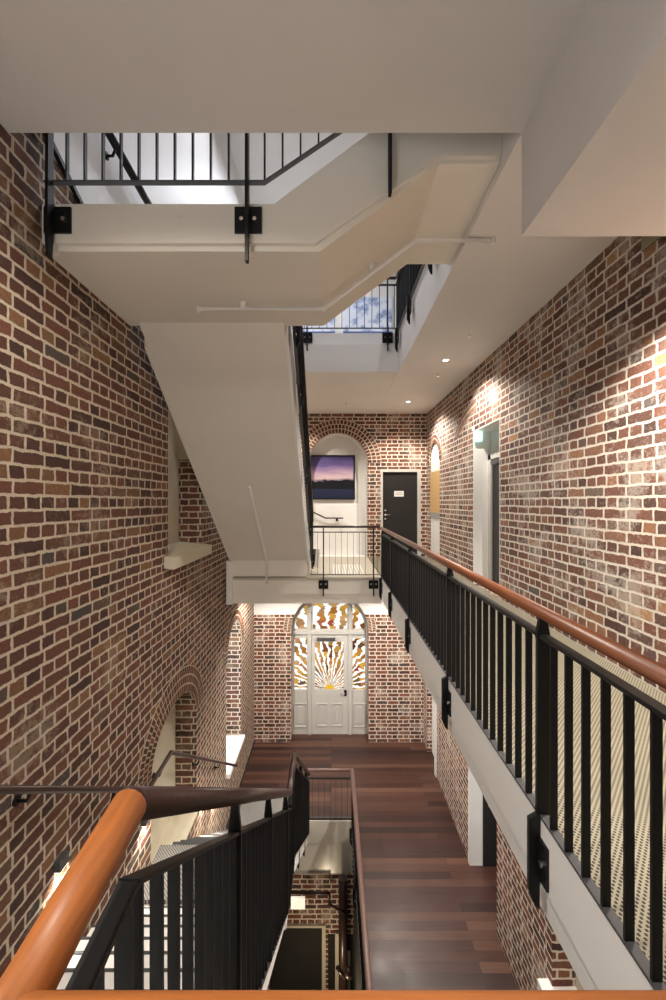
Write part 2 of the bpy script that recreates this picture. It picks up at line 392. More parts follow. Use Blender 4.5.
# half landing with the short flight rising to the right, joined to the sloping flight behind
YH0, YH1 = 2.83, 4.07
def P3(x, y): return px(x, y, YH0)
zb0 = EYE+1.72; zb1 = CEIL1+.0
t = thing('landing', 'cream half landing overhead with a short flight stepping up to the right', 'landing', (-1, 2.83, 3.12))
top = [(XL+.003, P3(0, 204)[1]), P3(274, 204), P3(369, 133), (P3(440, 0)[0]+.05, 4.33), (1.157, 4.33)]
bot_f = [(1.157, P3(0, 156)[1]), P3(440, 156), P3(316, 243), (XL+.003, P3(0, 243)[1])]
prism('fascia', top + bot_f, XZ, YH0, YH0+.1, M['plaster'], t)
slab_bot = [(1.157, P3(0, 160)[1]), (P3(440, 0)[0], P3(0, 160)[1]), (P3(320, 0)[0], zb0), (XL+.003, zb0)]
slab_top = [(XL+.003, zb0+.25), P3(290, 215), P3(372, 160), (1.157, 4.0)]
prism('soffit_slab', slab_top + slab_bot, XZ, YH0+.03, YH1, M['plaster'], t)
for k in range(4):
    x0 = -.55 + k*.27; zz = 3.42 + k*.2
    box('step', x0, x0+.27, YH0+.1, YH1, zz-.22, 3.43+.2*(k-1), M['plaster'], t) if k else None
settle(t)

# sloping flight from the far landing of this floor up to the half landing
FA, FB = 4.73, -.753            # soffit: z - EYE = FA + FB*Y
FX0, FX1 = -1.85, -.46
def fz(Y): return EYE + FA + FB*Y
t = thing('stair_flight', 'white painted stair flight overhead, sloping soffit rising toward the viewer', 'stairs', (-1.15, 7.73, 0))
yl = 7.72
prism('soffit_slab', [(3.98, fz(3.98)), (yl, fz(yl)), (yl, .02), (8.5, .02), (4.2, 3.36), (3.98, 3.4)], YZ, FX0, FX1, M['plaster'], t)
prism('edge_strip', [(4.2, fz(4.2)-.015), (yl, fz(yl)-.015), (yl, fz(yl)+.30), (4.2, fz(4.2)+.30)], YZ, FX0-.035, FX0, M['plaster'], t)
prism('edge_strip', [(4.1, fz(4.1)-.012), (yl, fz(yl)-.012), (8.5, .04), (8.5, .22), (4.1, 3.55)], YZ, FX1, FX1+.03, M['white'], t)
for k in range(18):
    y0 = 8.62 - k*.2475; z0 = k*.19
    box('tread', FX0+.01, FX1, y0-.2475, y0, z0-.0, z0+.19, M['slate'] if k < 2 else M['plaster'], t)
settle(t)

# ---------------------------------------------------- this storey: walkway at right, far landing, near landing
t = thing('walkway', 'raised walkway along the right brick wall with a perforated cream deck', 'walkway', (1.7, 5, 0))
box('deck', WX+.02, XR-.003, .40, YB-.003, -.06, -.001, M['perf'], t)
box('fascia', WX, WX+.0199, .40, 7.73, -.29, 0, M['white'], t)
box('fascia', WX+.02, WX+.14, .40, 7.73, -.29, -.0601, M['white'], t)
box('fascia', WX+.035, WX+.14, .40, 7.73, -.455, -.29, M['white'], t)
box('slab', WX+.14, XR-.003, .40, YB-.003, -.455, -.0601, M['white'], t)
settle(t)
Y1 = 7.73
t = thing('landing', 'far cream landing spanning the hall above the stained glass door', 'landing', (-.2, Y1, 0))
box('deck', XL+.07, WX, Y1-.01, YB-.003, -.05, 0, M['landing_deck'], t, .004)
box('fascia', XL+.1, WX, Y1, Y1+.12, -.31, -.05, M['plaster'], t)
box('fascia', XL+.1, WX, Y1+.03, Y1+.12, -.49, -.31, M['plaster'], t)
box('slab', XL+.07, WX, Y1+.12, YB-.003, -.49, -.05, M['white'], t)
box('end_block', XL+.03, XL+.14, Y1-.06, Y1+.06, -.49, .30, M['white'], t)
settle(t)
t = thing('tactile_strip_set', 'white ribbed tactile strips on the far landing floor', 'tactile strips', (0, 8.6, 0))
for k in range(11):
    xa = .03 + k*.058
    box('rib', xa, xa+.024, 7.95, 9.3, .001, .009, M['white'], t, .003)
settle(t)
t = thing('landing', 'near landing below the camera where the timber rail runs', 'landing', (0, 0, 0))
box('deck', XL+.003, XR-.003, -1.597, .40, -.06, 0, M['perf'], t); box('slab', XL+.003, XR-.003, -1.597, .38, -.455, -.0601, M['white'], t); settle(t)

# ---------------------------------------------------- flights going down on the left
def n1(Y): return EYE - 1.1 - .689*Y
MID = EYE - 3.95
t = thing('stair_flight', 'upper descending flight with pale treads beside the left brick wall', 'stairs', (-1.2, .45, MID))
R1 = 14; g1 = (4.14-.40)/R1; h1 = -MID/R1
for k in range(R1-1):
    y0 = .40 + k*g1; z1 = -(k+1)*h1
    box('tread', XL+.05, SX-.04, y0-.02, y0+g1+.01, z1-.04, z1, M['white'], t)
    box('nosing', XL+.05, SX-.04, y0+g1-.006, y0+g1+.012, z1+.0005, z1+.006, M['gray'], t)
    box('riser', XL+.05, SX-.04, y0-.02, y0-.008, z1-.0, z1+h1-.04, M['white'], t)
saw = [(.40, -.02)]
for k in range(R1):
    saw += [(.40+k*g1, -(k+1)*h1+.03), (.40+(k+1)*g1, -(k+1)*h1+.03)]
saw += [(4.3, MID-.3), (.40, -.42)]
prism('stringer', saw, YZ, SX-.04, SX-.015, M['white'], t)
prism('soffit', [(.4, -.30), (4.14, MID-.22), (4.14, MID-.26), (.4, -.36)], YZ, XL+.05, SX-.04, M['white'], t)
settle(t)
t = thing('landing', 'perforated half landing between the two descending flights', 'landing', (-1.2, 4.5, MID))
box('deck', XL, SX-.015, 4.14, 4.80, MID-.05, MID, M['perf2'], t); box('slab', XL, SX-.02, 4.14, 4.80, MID-.3, MID-.0501, M['white'], t)
settle(t)
t = thing('stair_flight', 'lower descending flight with bright treads reaching the timber floor', 'stairs', (-1.2, 7.7, L0))
R2 = 12; g2 = (7.78-4.80)/R2; h2 = (MID-L0)/R2
for k in range(R2-1):
    y0 = 4.80 + k*g2; z1 = MID-(k+1)*h2
    box('tread', XL+.05, SX-.04, y0-.02, y0+g2+.01, z1-.04, z1, M['white'], t)
    box('nosing', XL+.05, SX-.04, y0+g2-.035, y0+g2+.012, z1+.0005, z1+.006, M['gray'], t)
    box('riser', XL+.05, SX-.04, y0-.02, y0-.008, z1, z1+h2-.04, M['white'], t)
saw = [(4.80, MID+.03)]
for k in range(R2-1):
    saw += [(4.80+k*g2, MID-(k+1)*h2+.03), (4.80+(k+1)*g2, MID-(k+1)*h2+.03)]
saw += [(7.78, L0), (7.78, L0-.25), (4.80, MID-.35)]
prism('stringer', saw, YZ, SX-.04, SX-.015, M['white'], t)
prism('soffit', [(4.8, MID-.22), (7.78, L0-.2), (7.78, L0-.24), (4.8, MID-.26)], YZ, XL+.05, SX-.04, M['white'], t)
settle(t)
tag(box('floor_mat', XL+.15, SX-.1, 7.85, 8.75, L0, L0+.01, M['perf2']), 'perforated pale floor mat at the foot of the stairs', 'mat')

# ------------------------------------------------------------------ balustrades
def interp(pts, s):
    """pts: [(s, x, y, z)]"""
    for a, b in zip(pts, pts[1:]):
        if s <= b[0] or b is pts[-1]:
            k = (s-a[0])/max(1e-6, b[0]-a[0]); return Vector([a[i]+(b[i]-a[i])*k for i in (1, 2, 3)])
def with_s(P):
    out = []; s = 0; prev = None
    for p in P:
        if prev is not None: s += math.hypot(p[0]-prev[0], p[1]-prev[1])
        if prev is not None and math.hypot(p[0]-prev[0], p[1]-prev[1]) < 1e-6: s += 1e-5
        out.append((s, *p)); prev = p
    return out
def flatbar_bm(bm, P, w, h):
    """flat bar following points, width w sideways, height h"""
    P = [Vector(p) for p in P]; rings = []
    for i, p in enumerate(P):
        a = (P[i]-P[i-1]) if i else (P[1]-P[0]); b = (P[i+1]-P[i]) if i < len(P)-1 else a
        d = (a.normalized()+b.normalized()); d.z = 0; d.normalize()
        s = Vector((-d.y, d.x, 0))
        rings.append([bm.verts.new(p+s*sx*w/2+Vector((0, 0, sz*h/2))) for sx, sz in ((-1, -1), (1, -1), (1, 1), (-1, 1))])
    for A, B in zip(rings, rings[1:]):
        for j in range(4): bm.faces.new([A[j], A[(j+1) % 4], B[(j+1) % 4], B[j]])
    bm.faces.new(rings[0][::-1]); bm.faces.new(rings[-1])
def balustrade(label, hand, drop, base, bars=.111, bar_w=.036, posts=(), rail_m='oak', rail_r=.028, axis='y',
               post_down=.38, plate_side=1, bar_foot=0., group=None, handrail=True, bottom=0, plates=True, skip=(), rail_rz=None, post_off=0., bar_t=.01, ends=(0., 0.)):
    """hand: handrail polyline; base: foot polyline with the same run; posts: distances along the run"""
    t = thing('balustrade', label, 'balustrade', base[0], group)
    H = with_s(hand); B = with_s(base); L = B[-1][0]
    if handrail: tube('handrail', hand, rail_r, M[rail_m], t, 16, rail_rz)
    bm = bmesh.new(); flatbar_bm(bm, [(p[0], p[1], p[2]-drop) for p in hand], .045, .016); bm_done('top_rail', bm, M['black'], t, .002)
    if bottom is not None:
        bm = bmesh.new(); flatbar_bm(bm, [(p[0], p[1], p[2]+bottom) for p in base], .036, .012); bm_done('bottom_rail', bm, M['gray'] if bottom < .06 else M['black'], t)
    n = int((L-ends[0]-ends[1])/bars); dirn = None
    meshes = {}
    for k in range(n+1):
        s = ends[0] + .03 + k*bars
        if s > L - ends[1]: break
        a = interp(B, s); b = interp(H, s); zt = b.z-drop; zb = a.z + (bottom or 0) + bar_foot
        if any(abs(s-q) < .05 for q in posts): continue
        key = round(zt-zb, 3)
        if key not in meshes:
            bm = bmesh.new()
            if axis == 'y': bx(bm, -bar_w/2, bar_w/2, -bar_t/2, bar_t/2, 0, zt-zb)
            else: bx(bm, -bar_t/2, bar_t/2, -bar_w/2, bar_w/2, 0, zt-zb)
            o = bm_done('baluster', bm, M['black'], t); meshes[key] = o.data
        else:
            o = bpy.data.objects.new('baluster', meshes[key]); C.objects.link(o); o.parent = t
        o.location = (a.x, a.y, zb)
    for q in posts:
        a = interp(B, q); b = interp(H, q)
        zt = b.z - (rail_r*.6 if handrail else -.02); zd = a.z - post_down
        f = (lambda u, v, d: (a.x+u*plate_side, a.y+d, v)) if axis == 'y' else (lambda u, v, d: (a.x+d, a.y+u*plate_side, v))
        pts = [(-.040, zd+.02), (-.064, zd+.08), (-.064, a.z), (-.028, a.z+.02), (-.026, b.z-drop-.02), (-.030, b.z-drop), (-.014, zt), (.014, zt), (.030, b.z-drop), (.026, a.z+.02), (-.014, a.z+.0), (-.018, zd+.0)]
        bm = bmesh.new(); prism_bm(bm, pts, f, -.011, .011); p = bm_done('post', bm, M['black'], t)
        if plates:
            zp = a.z - min(.17, post_down*.48)
            bm = bmesh.new()
            off = -.012
            if axis == 'y': 
                xx = sorted((a.x+off*plate_side, a.x+(off-.012)*plate_side)); bx(bm, xx[0], xx[1], a.y-.08, a.y+.08, zp-.09, zp+.09)
            else:
                yy = sorted((a.y+off*plate_side, a.y+(off-.012)*plate_side)); bx(bm, a.x-.09, a.x+.09, yy[0], yy[1], zp-.09, zp+.09)
            pl = bm_done('fixing_plate', bm, M['black'], p)
            for sg in (-.045, .045):
                bm = bmesh.new()
                if axis == 'y': disc_bm(bm, (a.x+(off-.012)*plate_side, a.y+sg, zp), (-plate_side, 0, 0), .014, .012, 10)
                else: disc_bm(bm, (a.x+sg, a.y+(off-.012)*plate_side, zp), (0, -plate_side, 0), .014, .012, 10)
                bm_done('bolt', bm, M['steel'], p)
    settle(t)
    return t
# walkway balustrade
hz = EYE - .492
pp = [.8-.37+.0, 1.85-.37, 3.30-.37, 4.95-.37, 6.42-.37, 7.64-.37]
balustrade('black flat bar balustrade with reddish timber handrail on the right walkway', [(WX+.012, .37, hz), (WX+.012, 7.70, hz)], .100, [(WX+.012, .37, .0), (WX+.012, 7.70, .0)],
           .111, .030, pp, 'oak', .029, 'y', .40, 1, bottom=.014, ends=(.025, 0.))
# far landing balustrade (runs across)
balustrade('thin wire balustrade with dark handrail across the far landing', [(-.40, Y1+.02, EYE-.46), (WX-.02, Y1+.02, EYE-.46)], .10, [(-.40, Y1+.02, .05), (WX-.02, Y1+.02, .05)],
           .111, .034, [.25, 1.18], 'darkwood', .022, 'x', .40, 1, bottom=.0, bar_t=.005)
# near landing and first flight down
HR = EYE - .662
def r1(Y): return EYE - .642 - .689*(Y-.88)
def r2(Y): return EYE + .464 - .713*Y
hY = 4.35
hand1 = [(SX, .88, EYE-.642), (SX, hY, r1(hY)), (SX, hY+.03, EYE-2.62-.0), (SX, 4.72, EYE-2.86), ]
balustrade('black balustrade with dark handrail going down the near flight', [(SX, .885, EYE-.642), (SX, 4.25, r1(4.25))], .165,
           [(SX, .885, n1(.885)-.08), (SX, 4.25, n1(4.25)-.08)], .111, .032, [.62+.35, 1.95, 3.0], 'darkwood', .033, 'y', .12, 1, bottom=.0, plates=False)
zk = r1(4.25)
balustrade('black balustrade with a raised dark handrail down the farther flight', [(SX, 4.26, zk), (SX, 4.75, zk+.09), (SX, 7.75, r2(7.75))], .14,
           [(SX, 4.26, MID-.08), (SX, 4.75, MID-.08), (SX, 7.75, L0-.05)], .111, .044, [.25, 1.5, 2.7], 'darkwood', .033, 'y', .32, 1, bottom=.0)
t = balustrade('honey timber handrail on black bars round the near landing corner', [(SX+.02, .50, HR), (SX+.006, .70, HR+.005), (SX, .885, EYE-.645)], .165,
           [(SX, .50, -.06), (SX, .70, -.2), (SX, .885, n1(.885)-.08)], .111, .036, [], 'honey_y', .037, 'y', .3, 1, bottom=.0, rail_rz=.038)
t = balustrade('honey timber rail running across in front of the camera', [(SX, .518, HR), (.86, .518, HR)], .165,
           [(SX, .518, -.30), (.86, .518, -.30)], .111, .02, [], 'honey_x', .036, 'x', .3, 1, bottom=.02)
# stair well on the ground floor
hw = L0 + .94
balustrade('black balustrade with pale brown handrail across the far end of the stair well', [(-.50, 8.04, hw), (WELL_X1, 8.04, hw)], .16, [(-.50, 8.04, L0+.02), (WELL_X1, 8.04, L0+.02)],
           .111, .03, [], 'wellrail', .03, 'x', .05, 1, bottom=.0, plates=False, bar_t=.005)
balustrade('long black balustrade with brown handrail along the right side of the stair well', [(WELL_X1, .6, hw), (WELL_X1, 8.04, hw)], .14, [(WELL_X1, .6, L0-.02), (WELL_X1, 8.04, L0-.02)],
           .111, .03, [1.5, 3., 4.5, 6., 7.2], 'wellrail', .038, 'y', .3, 1, bottom=.0)
# flight overhead, right side balustrade
bz = lambda Y: EYE + FA + FB*Y + .50
balustrade('black balustrade seen edge on beside the overhead flight', [(-.385, 4.1, bz(4.1)+.9), (-.385, 8.45, bz(8.45)+.86)], .12, [(-.385, 4.1, bz(4.1)-.22), (-.385, 8.45, bz(8.45)-.22)],
           .111, .036, [.15, .75, 1.9, 3.0, 3.9], 'darkwood', .024, 'y', .2, 1, bottom=.0, plate_side=1) if False else \
balustrade('black balustrade seen edge on beside the overhead flight', [(-.385, 4.1, bz(4.1)+.9), (-.385, 8.45, bz(8.45)+.86)], .12, [(-.385, 4.1, bz(4.1)-.22), (-.385, 8.45, bz(8.45)-.22)],
           .111, .036, [.15, .75, 1.9, 3.0, 3.9], 'darkwood', .024, 'y', .25, -1, bottom=.0)
# half landing overhead: rail along the edge then up the short flight
zr = P3(0, 185)[1]; x_k = P3(265, 0)[0]
e0 = P3(47, 0)[0]; x_e = P3(440, 0)[0]
sl = (P3(0, 133)[1]-zr)/(P3(342, 0)[0]-x_k)
balustrade('black balustrade on the overhead half landing edge beside the left brick wall', [(e0, YH0-.02, zr+.85), (x_k, YH0-.02, zr+.85), (1.1, YH0-.02, zr+.85+sl*(1.1-x_k))], .1,
           [(e0, YH0-.02, zr), (x_k, YH0-.02, zr), (1.1, YH0-.02, zr+sl*(1.1-x_k))], .121, .03, [], 'darkwood', .025, 'x', 0, 1, bottom=.06-.06+.0, plates=False)
tb = [o for o in bpy.data.objects if o.name.startswith('balustrade') and o.get('label', '').startswith('black balustrade on the overhead')][0]
for (xp, ytop, ybot, wpl) in ((49, 60, 257, 28), (247, 60, 262, 27), (390, 60, 195, 0)):
    xx = px(xp, 0, YH0-.05)[0]; z0 = px(0, ybot, YH0-.05)[1]; z1 = zr + .9 + (0 if xp < 300 else .7)
    bm = bmesh.new(); prism_bm(bm, [(-.02, z0), (.02, z0+.0), (.036, z0+.2), (.03, z1), (-.015, z1), (-.03, z0+.15)], lambda a, b, d: (xx+d, YH0-.05+a, b), -.010, .010)
    p = bm_done('post', bm, M['black'], tb); p.location = -Vector(tb.location)
    if wpl:
        zz = px(0, 221, YH0)[1]
        xx = max(xx, XL+.115); q = box('fixing_plate', xx-.092, xx+.092, YH0-.014, YH0-.001, zz-.088, zz+.088, M['black'], p)
        for sg in (-.045, .045): disc('bolt', (xx+sg, YH0-.014, zz), (0, -1, 0), .014, .014, M['steel'], p, 10)
# floor above: far landing rail and walkway rail
z2 = 4.33
balustrade('far black balustrade of the floor above, seen through the stair gap', [(-.5, 7.22, z2+.95), (1.12, 7.22, z2+.95)], .12, [(-.5, 7.22, z2+.08), (1.12, 7.22, z2+.08)],
           .13, .03, [.08, 1.47], 'darkwood', .025, 'x', .40, 1, bottom=.0)
balustrade('black balustrade along the walkway of the floor above', [(1.13, 2.7, z2+.95), (1.13, 7.2, z2+.95)], .12, [(1.13, 2.7, z2-.02), (1.13, 7.2, z2-.02)],
           .111, .034, [.6, 1.9, 3.2, 4.3], 'darkwood', .025, 'y', .4, 1, bottom=.0)

# ------------------------------------------------------------------ wall handrails
def bracket(root, x, y, z, wallx):
    s = 1 if x > wallx else -1
    tube('bracket', [(wallx+.01*s, y, z-.07), (x-.02*s, y, z-.07), (x, y, z-.02)], .011, M['black'], root, 8)
    disc('wall_rose', (wallx, y, z-.07), (s, 0, 0), .032, .012, M['black'], root, 16)
WH = XL+.09
t = thing('wall_handrail', 'dark brown handrail stepping down the left brick wall beside the stairs', 'handrail', (WH, 4, 0))
zl = lambda Y: EYE - .69*Y
tube('rail', [(WH, .7, zl(.7)), (WH, 4.28, zl(4.28)), (WH, 4.88, zl(4.28)+.02), (WH, 8.25, EYE-5.22)], .024, M['darkwood'], t, 14)
for y in (1.2, 2.6, 3.75, 4.6, 5.9, 7.0): 
    z = zl(y) if y < 4.28 else (zl(4.28) if y < 4.9 else zl(4.28)-(y-4.88)*.678)
    bracket(t, WH, y, z, XL)
settle(t)
t = thing('wall_handrail', 'black handrail on the pale upper left wall', 'handrail', (XL+.1, 3.5, 4.4))
tube('rail', [(XL+.10, 3.2, EYE+3.12), (XL+.10, 4.9, EYE+3.0)], .035, M['black'], t, 10)
bracket(t, XL+.10, 3.6, EYE+3.06, XL+.02); settle(t)
t = thing('wall_handrail', 'short dark handrail inside the white arched recess below the sunset picture', 'handrail', (0, 11, 1))
yr = 10.98
a, b, c, d = px(300, 503, yr), px(310, 510.5, yr), px(325.5, 518, yr), px(343, 518, yr)
tube('rail', [(b[0]-.25, yr-.08, b[1]+.16), (b[0], yr-.08, b[1]), (c[0], yr-.08, c[1]), (d[0], yr-.08, d[1])], .02, M['darkwood'], t, 10)
bm = bmesh.new(); disc_bm(bm, (d[0]-.16, yr-.12, d[1]-.05), (0, 1, 0), .035, .12, 14); bm_done('bracket', bm, M['black'], t)
settle(t)

# ------------------------------------------------------------------ conduits on the soffits
def conduit(label, pts, r, clips):
    t = thing('conduit', label, 'conduit', pts[0]); tube('pipe', pts, r, M['white'], t, 12)
    for p in clips: disc('clip', (p[0], p[1], p[2]), (0, 0, 1), .022, .06, M['white'], t, 12)
    for q in pts[1:-1]:
        bm = bmesh.new(); bmesh.ops.create_uvsphere(bm, u_segments=12, v_segments=8, radius=r*1.35, matrix=__import__('mathutils').Matrix.Translation(q))
        bm_done('elbow', bm, M['white'], t, smooth=True)
    settle(t); return t
yc = 3.55; zc = zb0-.035
pA = px(198, 311, yc); pB = px(323, 307, yc); pC = px(416, 236, yc); pD = px(494, 234, yc)
zc = px(0, 309, yc)[1]
conduit('white conduit bending under the cream half landing overhead', [(pA[0], yc, zc-.04), (pA[0]+.005, yc, zc), (pB[0], yc, zc), (pC[0], yc, CEIL1-.022), (pD[0], yc, CEIL1-.022)], .018,
        [(px(243, 0, yc)[0], yc, zc), (px(372, 0, yc)[0], yc, px(0, 270, yc)[1]), (px(493, 0, yc)[0], yc, CEIL1-.05)])
def onslope(x, y):
    Y = FA*F/(-FB*F-(y-502)); X = px(x, y, Y)[0]; return (X, Y-.02, fz(Y)-.025)
q0 = onslope(250, 485); q1 = onslope(267, 562)
conduit('white conduit running down the sloping soffit of the overhead flight', [q0, (q1[0], 7.66, fz(7.66)-.02), (q1[0]+.01, 7.66, -.1)], .022, [])

# ------------------------------------------------------------------ arches: rings of voussoirs
def ring(name, c, zs, hw, rise, n, rings, place, wdt, m, a0=0, a1=PI):
    """rings of brick headers round an arch, one mesh; place(a, z, d) maps to 3-D"""
    bm = bmesh.new()
    for k in range(rings):
        ra, rb = hw + k*wdt+.006, hw+(k+1)*wdt-.016; ea, eb = rise + k*wdt+.006, rise+(k+1)*wdt-.016
        N = int(n*(1+k*wdt/hw*.6))
        for i in range(N):
            t0 = a0+(a1-a0)*(i+.1)/N; t1 = a0+(a1-a0)*(i+.82)/N
            pts = [(c+ra*math.cos(t0), zs+ea*math.sin(t0)), (c+rb*math.cos(t0), zs+eb*math.sin(t0)), (c+rb*math.cos(t1), zs+eb*math.sin(t1)), (c+ra*math.cos(t1), zs+ea*math.sin(t1))]
            prism_bm(bm, pts, place, -.02, 0.0)
    for f in bm.faces: f.material_index = random.randrange(3)
    n0 = len(bm.faces)
    # mortar bed behind
    NN = 40; R = rings*wdt
    for i in range(NN):
        t0 = a0+(a1-a0)*i/NN; t1 = a0+(a1-a0)*(i+1)/NN
        pts = [(c+hw*math.cos(t0), zs+rise*math.sin(t0)), (c+(hw+R)*math.cos(t0), zs+(rise+R)*math.sin(t0)), (c+(hw+R)*math.cos(t1), zs+(rise+R)*math.sin(t1)), (c+hw*math.cos(t1), zs+rise*math.sin(t1))]
        prism_bm(bm, pts, place, -.014, -.001)
    bm.faces.ensure_lookup_table()
    for f in bm.faces[n0:]: f.material_index = 3
    bmesh.ops.recalc_face_normals(bm, faces=bm.faces)
    me = bpy.data.meshes.new(name); bm.to_mesh(me); bm.free()
    return struct(link(name, me, m))
VB = [plain('voussoir_red', srgb(104, 64, 52), .85, .4, 60, .25), plain('voussoir_brown', srgb(78, 52, 46), .85, .4, 60, .25), plain('voussoir_umber', srgb(118, 76, 60), .85, .4, 60, .25), plain('lime_mortar', srgb(206, 190, 170), .9, .3, 80)]
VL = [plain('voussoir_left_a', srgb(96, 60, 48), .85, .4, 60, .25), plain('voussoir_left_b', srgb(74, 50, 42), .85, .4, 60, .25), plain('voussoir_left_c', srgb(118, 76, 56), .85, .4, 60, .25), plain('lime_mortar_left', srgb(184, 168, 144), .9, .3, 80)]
ring('trim_5', rc, zs, rr, .76, 30, 3, lambda a, b, d: (a, YB+d, b), .115, VB)
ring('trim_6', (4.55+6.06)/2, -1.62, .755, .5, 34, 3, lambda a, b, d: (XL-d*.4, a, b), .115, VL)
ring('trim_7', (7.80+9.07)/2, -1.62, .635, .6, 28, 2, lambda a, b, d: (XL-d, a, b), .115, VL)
ring('trim_8', (9.36+10.32)/2, 2.35, .48, .45, 16, 2, lambda a, b, d: (XR+d, a, b), .1, VB)
ring('trim_9', (gx0+gx1)/2, gzs, gr, gr, 8, 2, lambda a, b, d: (a, YB+d*.3, b), .1, VB, 0, .30)
ring('trim_10', (gx0+gx1)/2, gzs, gr, gr, 8, 2, lambda a, b, d: (a, YB+d*.3, b), .1, VB, PI-.30, PI)
# flattened old arch in the right wall above the doorway
ring('trim_11', 6.75, 2.45, 1.35, .5, 30, 2, lambda a, b, d: (XR+d*.3, a, b), .11, VB, PI*.12, PI*.45)

# ------------------------------------------------------------------ arched recess in the upper back wall
struct(box('wall_recess', rc-rr-.8, rc+rr+.001, 11.0, 11.1, -.1, 3.7, M['white']))
struct(plate('trim_12', [(rc-rr-.001, 0), (rc+rr+.001, 0), (rc+rr+.001, 3.7), (rc-rr-.001, 3.7)], [arch_pts(rc-rr+.02, rc+rr-.04, .0005, zs, .74, 28)], XZ, YB+.08, 11.0, M['white']))
struct(box('floor', XL-.4, XR+.4, YB, 11.1, -.3, -.0, M['landing_deck']))
t = thing('skirting_string', 'white raking skirt with slate stair beside the arched recess', 'skirting', (-.55, 8.6, 0))
pa = [px(308.5, 549, 9.0), px(320, 549, 9.0), px(318.5, 567, 9.0), px(308.5, 560, 9.0)]
prism('slate_face', [pa[0], px(316, 549, 9.0), px(315, 562, 9.0), pa[3]], XZ, 8.99, 9.05, M['slate'], t)
prism('raking_board', [px(316, 549, 9.0), pa[1], pa[2], (pa[2][0]-.02, .0), (pa[3][0], .0), pa[3], px(315, 562, 9.0)], XZ, 8.98, 9.06, M['white'], t)
settle(t)
# pictures
yp = 10.93
x0, z1 = px(303, 455, yp); x1, z0 = px(355, 499.5, yp)
t = thing('framed_picture', 'black framed photograph of a purple sunset over dark hills', 'picture', ((x0+x1)/2, 11.0, z0))
fw = .035
bm = bmesh.new()
for r_ in ((x0, x1, z0, z0+fw), (x0, x1, z1-fw, z1), (x0, x0+fw, z0+fw, z1-fw), (x1-fw, x1, z0+fw, z1-fw)): bx(bm, r_[0], r_[1], yp, 11.0, r_[2], r_[3])
bm_done('frame', bm, M['black'], t)
box('print', x0+fw, x1-fw, yp+.02, 11.0, z0+fw, z1-fw, art_mat('dusk_print', 'dusk', (z0+z1)/2, (z1-z0)/2-fw), t); settle(t)
for (xa, xb, lab) in ((300, 335, 'left'), (343, 392, 'right')):
    yq = YB-.04; x0, z1 = px(xa, 307, yq); x1, z0 = px(xb, 337, yq)
    z1 += .25
    t = thing('framed_picture', 'blue cloudy print on the upper white wall, %s of two' % lab, 'picture', ((x0+x1)/2, YB, z0))
    box('frame', x0-.02, x1+.02, yq+.01, YB, z0-.02, z1+.02, M['white'], t)
    box('print', x0, x1, yq, yq+.012, z0, z1, art_mat('cloud_print', 'cloud', (z0+z1)/2, (z1-z0)/2), t); settle(t)

# ------------------------------------------------------------------ doors
# dark door on the upper back wall
t = struct(thing('door_1', '', 'door', ((d0x+d1x)/2, YB, 0))); del t['label']; del t['category']
g = .09
box('leaf', d0x+.02, d1x-.05, YB+.05, YB+.10, .005, d0z-.05, M['door_dark'], t, .003)
bm = bmesh.new(); bx(bm, d0x-.03, d0x+.02, YB-.02, YB+.12, 0, d0z+.02); bx(bm, d1x-.05, d1x+.03, YB-.02, YB+.12, 0, d0z+.02); bx(bm, d0x+.02, d1x-.05, YB-.02, YB+.12, d0z-.05, d0z+.02)
bm_done('door_frame', bm, M['frame_gray'], t)
sx0, sz1 = px(394.5, 491, YB); sx1, sz0 = px(404, 496.5, YB)
s = box('door_sign', sx0, sx1, YB+.042, YB+.05, sz0, sz1, M['white'], t)
for zz_ in (.35, .65):
    k_ = sz0+(sz1-sz0)*zz_; box('sign_text_line', sx0+.03, sx1-.03, YB+.040, YB+.042, k_-.008, k_+.008, M['greyband'], s)
hx, hz_ = px(385.5, 515, YB)
h_ = disc('handle', (hx, YB+.05, hz_), (0, -1, 0), .028, .02, M['steel'], t); tube('lever', [(hx, YB+.02, hz_), (hx+.13, YB+.02, hz_)], .01, M['steel'], h_, 8)
disc('lock', (hx, YB+.05, hz_+.12), (0, -1, 0), .026, .015, M['steel'], t); disc('lock', (hx, YB+.05, hz_-.10), (0, -1, 0), .026, .015, M['steel'], t)
box('backing', d0x, d1x, YB+.12, YB+.14, 0, d0z, M['door_dark'], t)
settle(t)
# right wall doorway with deep white reveal
t = struct(thing('door_2', '', 'door', (XR, 6.6, 0))); del t['label']; del t['category']
bm = bmesh.new(); bx(bm, XR+.002, XR+.32, 7.14, 7.17, 0, 2.60); bx(bm, XR+.002, XR+.32, 6.01, 6.04, 0, 2.60); bx(bm, XR+.002, XR+.32, 6.01, 7.17, 2.60, 2.63)
bm_done('reveal', bm, M['white'], t)
bm = bmesh.new(); bx(bm, XR+.25, XR+.32, 7.02, 7.14, 0, 2.2); bx(bm, XR+.25, XR+.32, 6.04, 7.14, 2.12, 2.2); bx(bm, XR+.25, XR+.32, 6.04, 6.12, 0, 2.2); bx(bm, XR+.29, XR+.32, 6.04, 7.14, 2.2, 2.6)
bm_done('door_frame', bm, M['frame_gray'], t)
box('leaf', XR+.28, XR+.32, 6.12, 7.02, 0, 2.12, M['door_dark'], t)
box('door_closer', XR+.22, XR+.28, 6.6, 6.95, 2.02, 2.10, M['gray'], t)
settle(t)
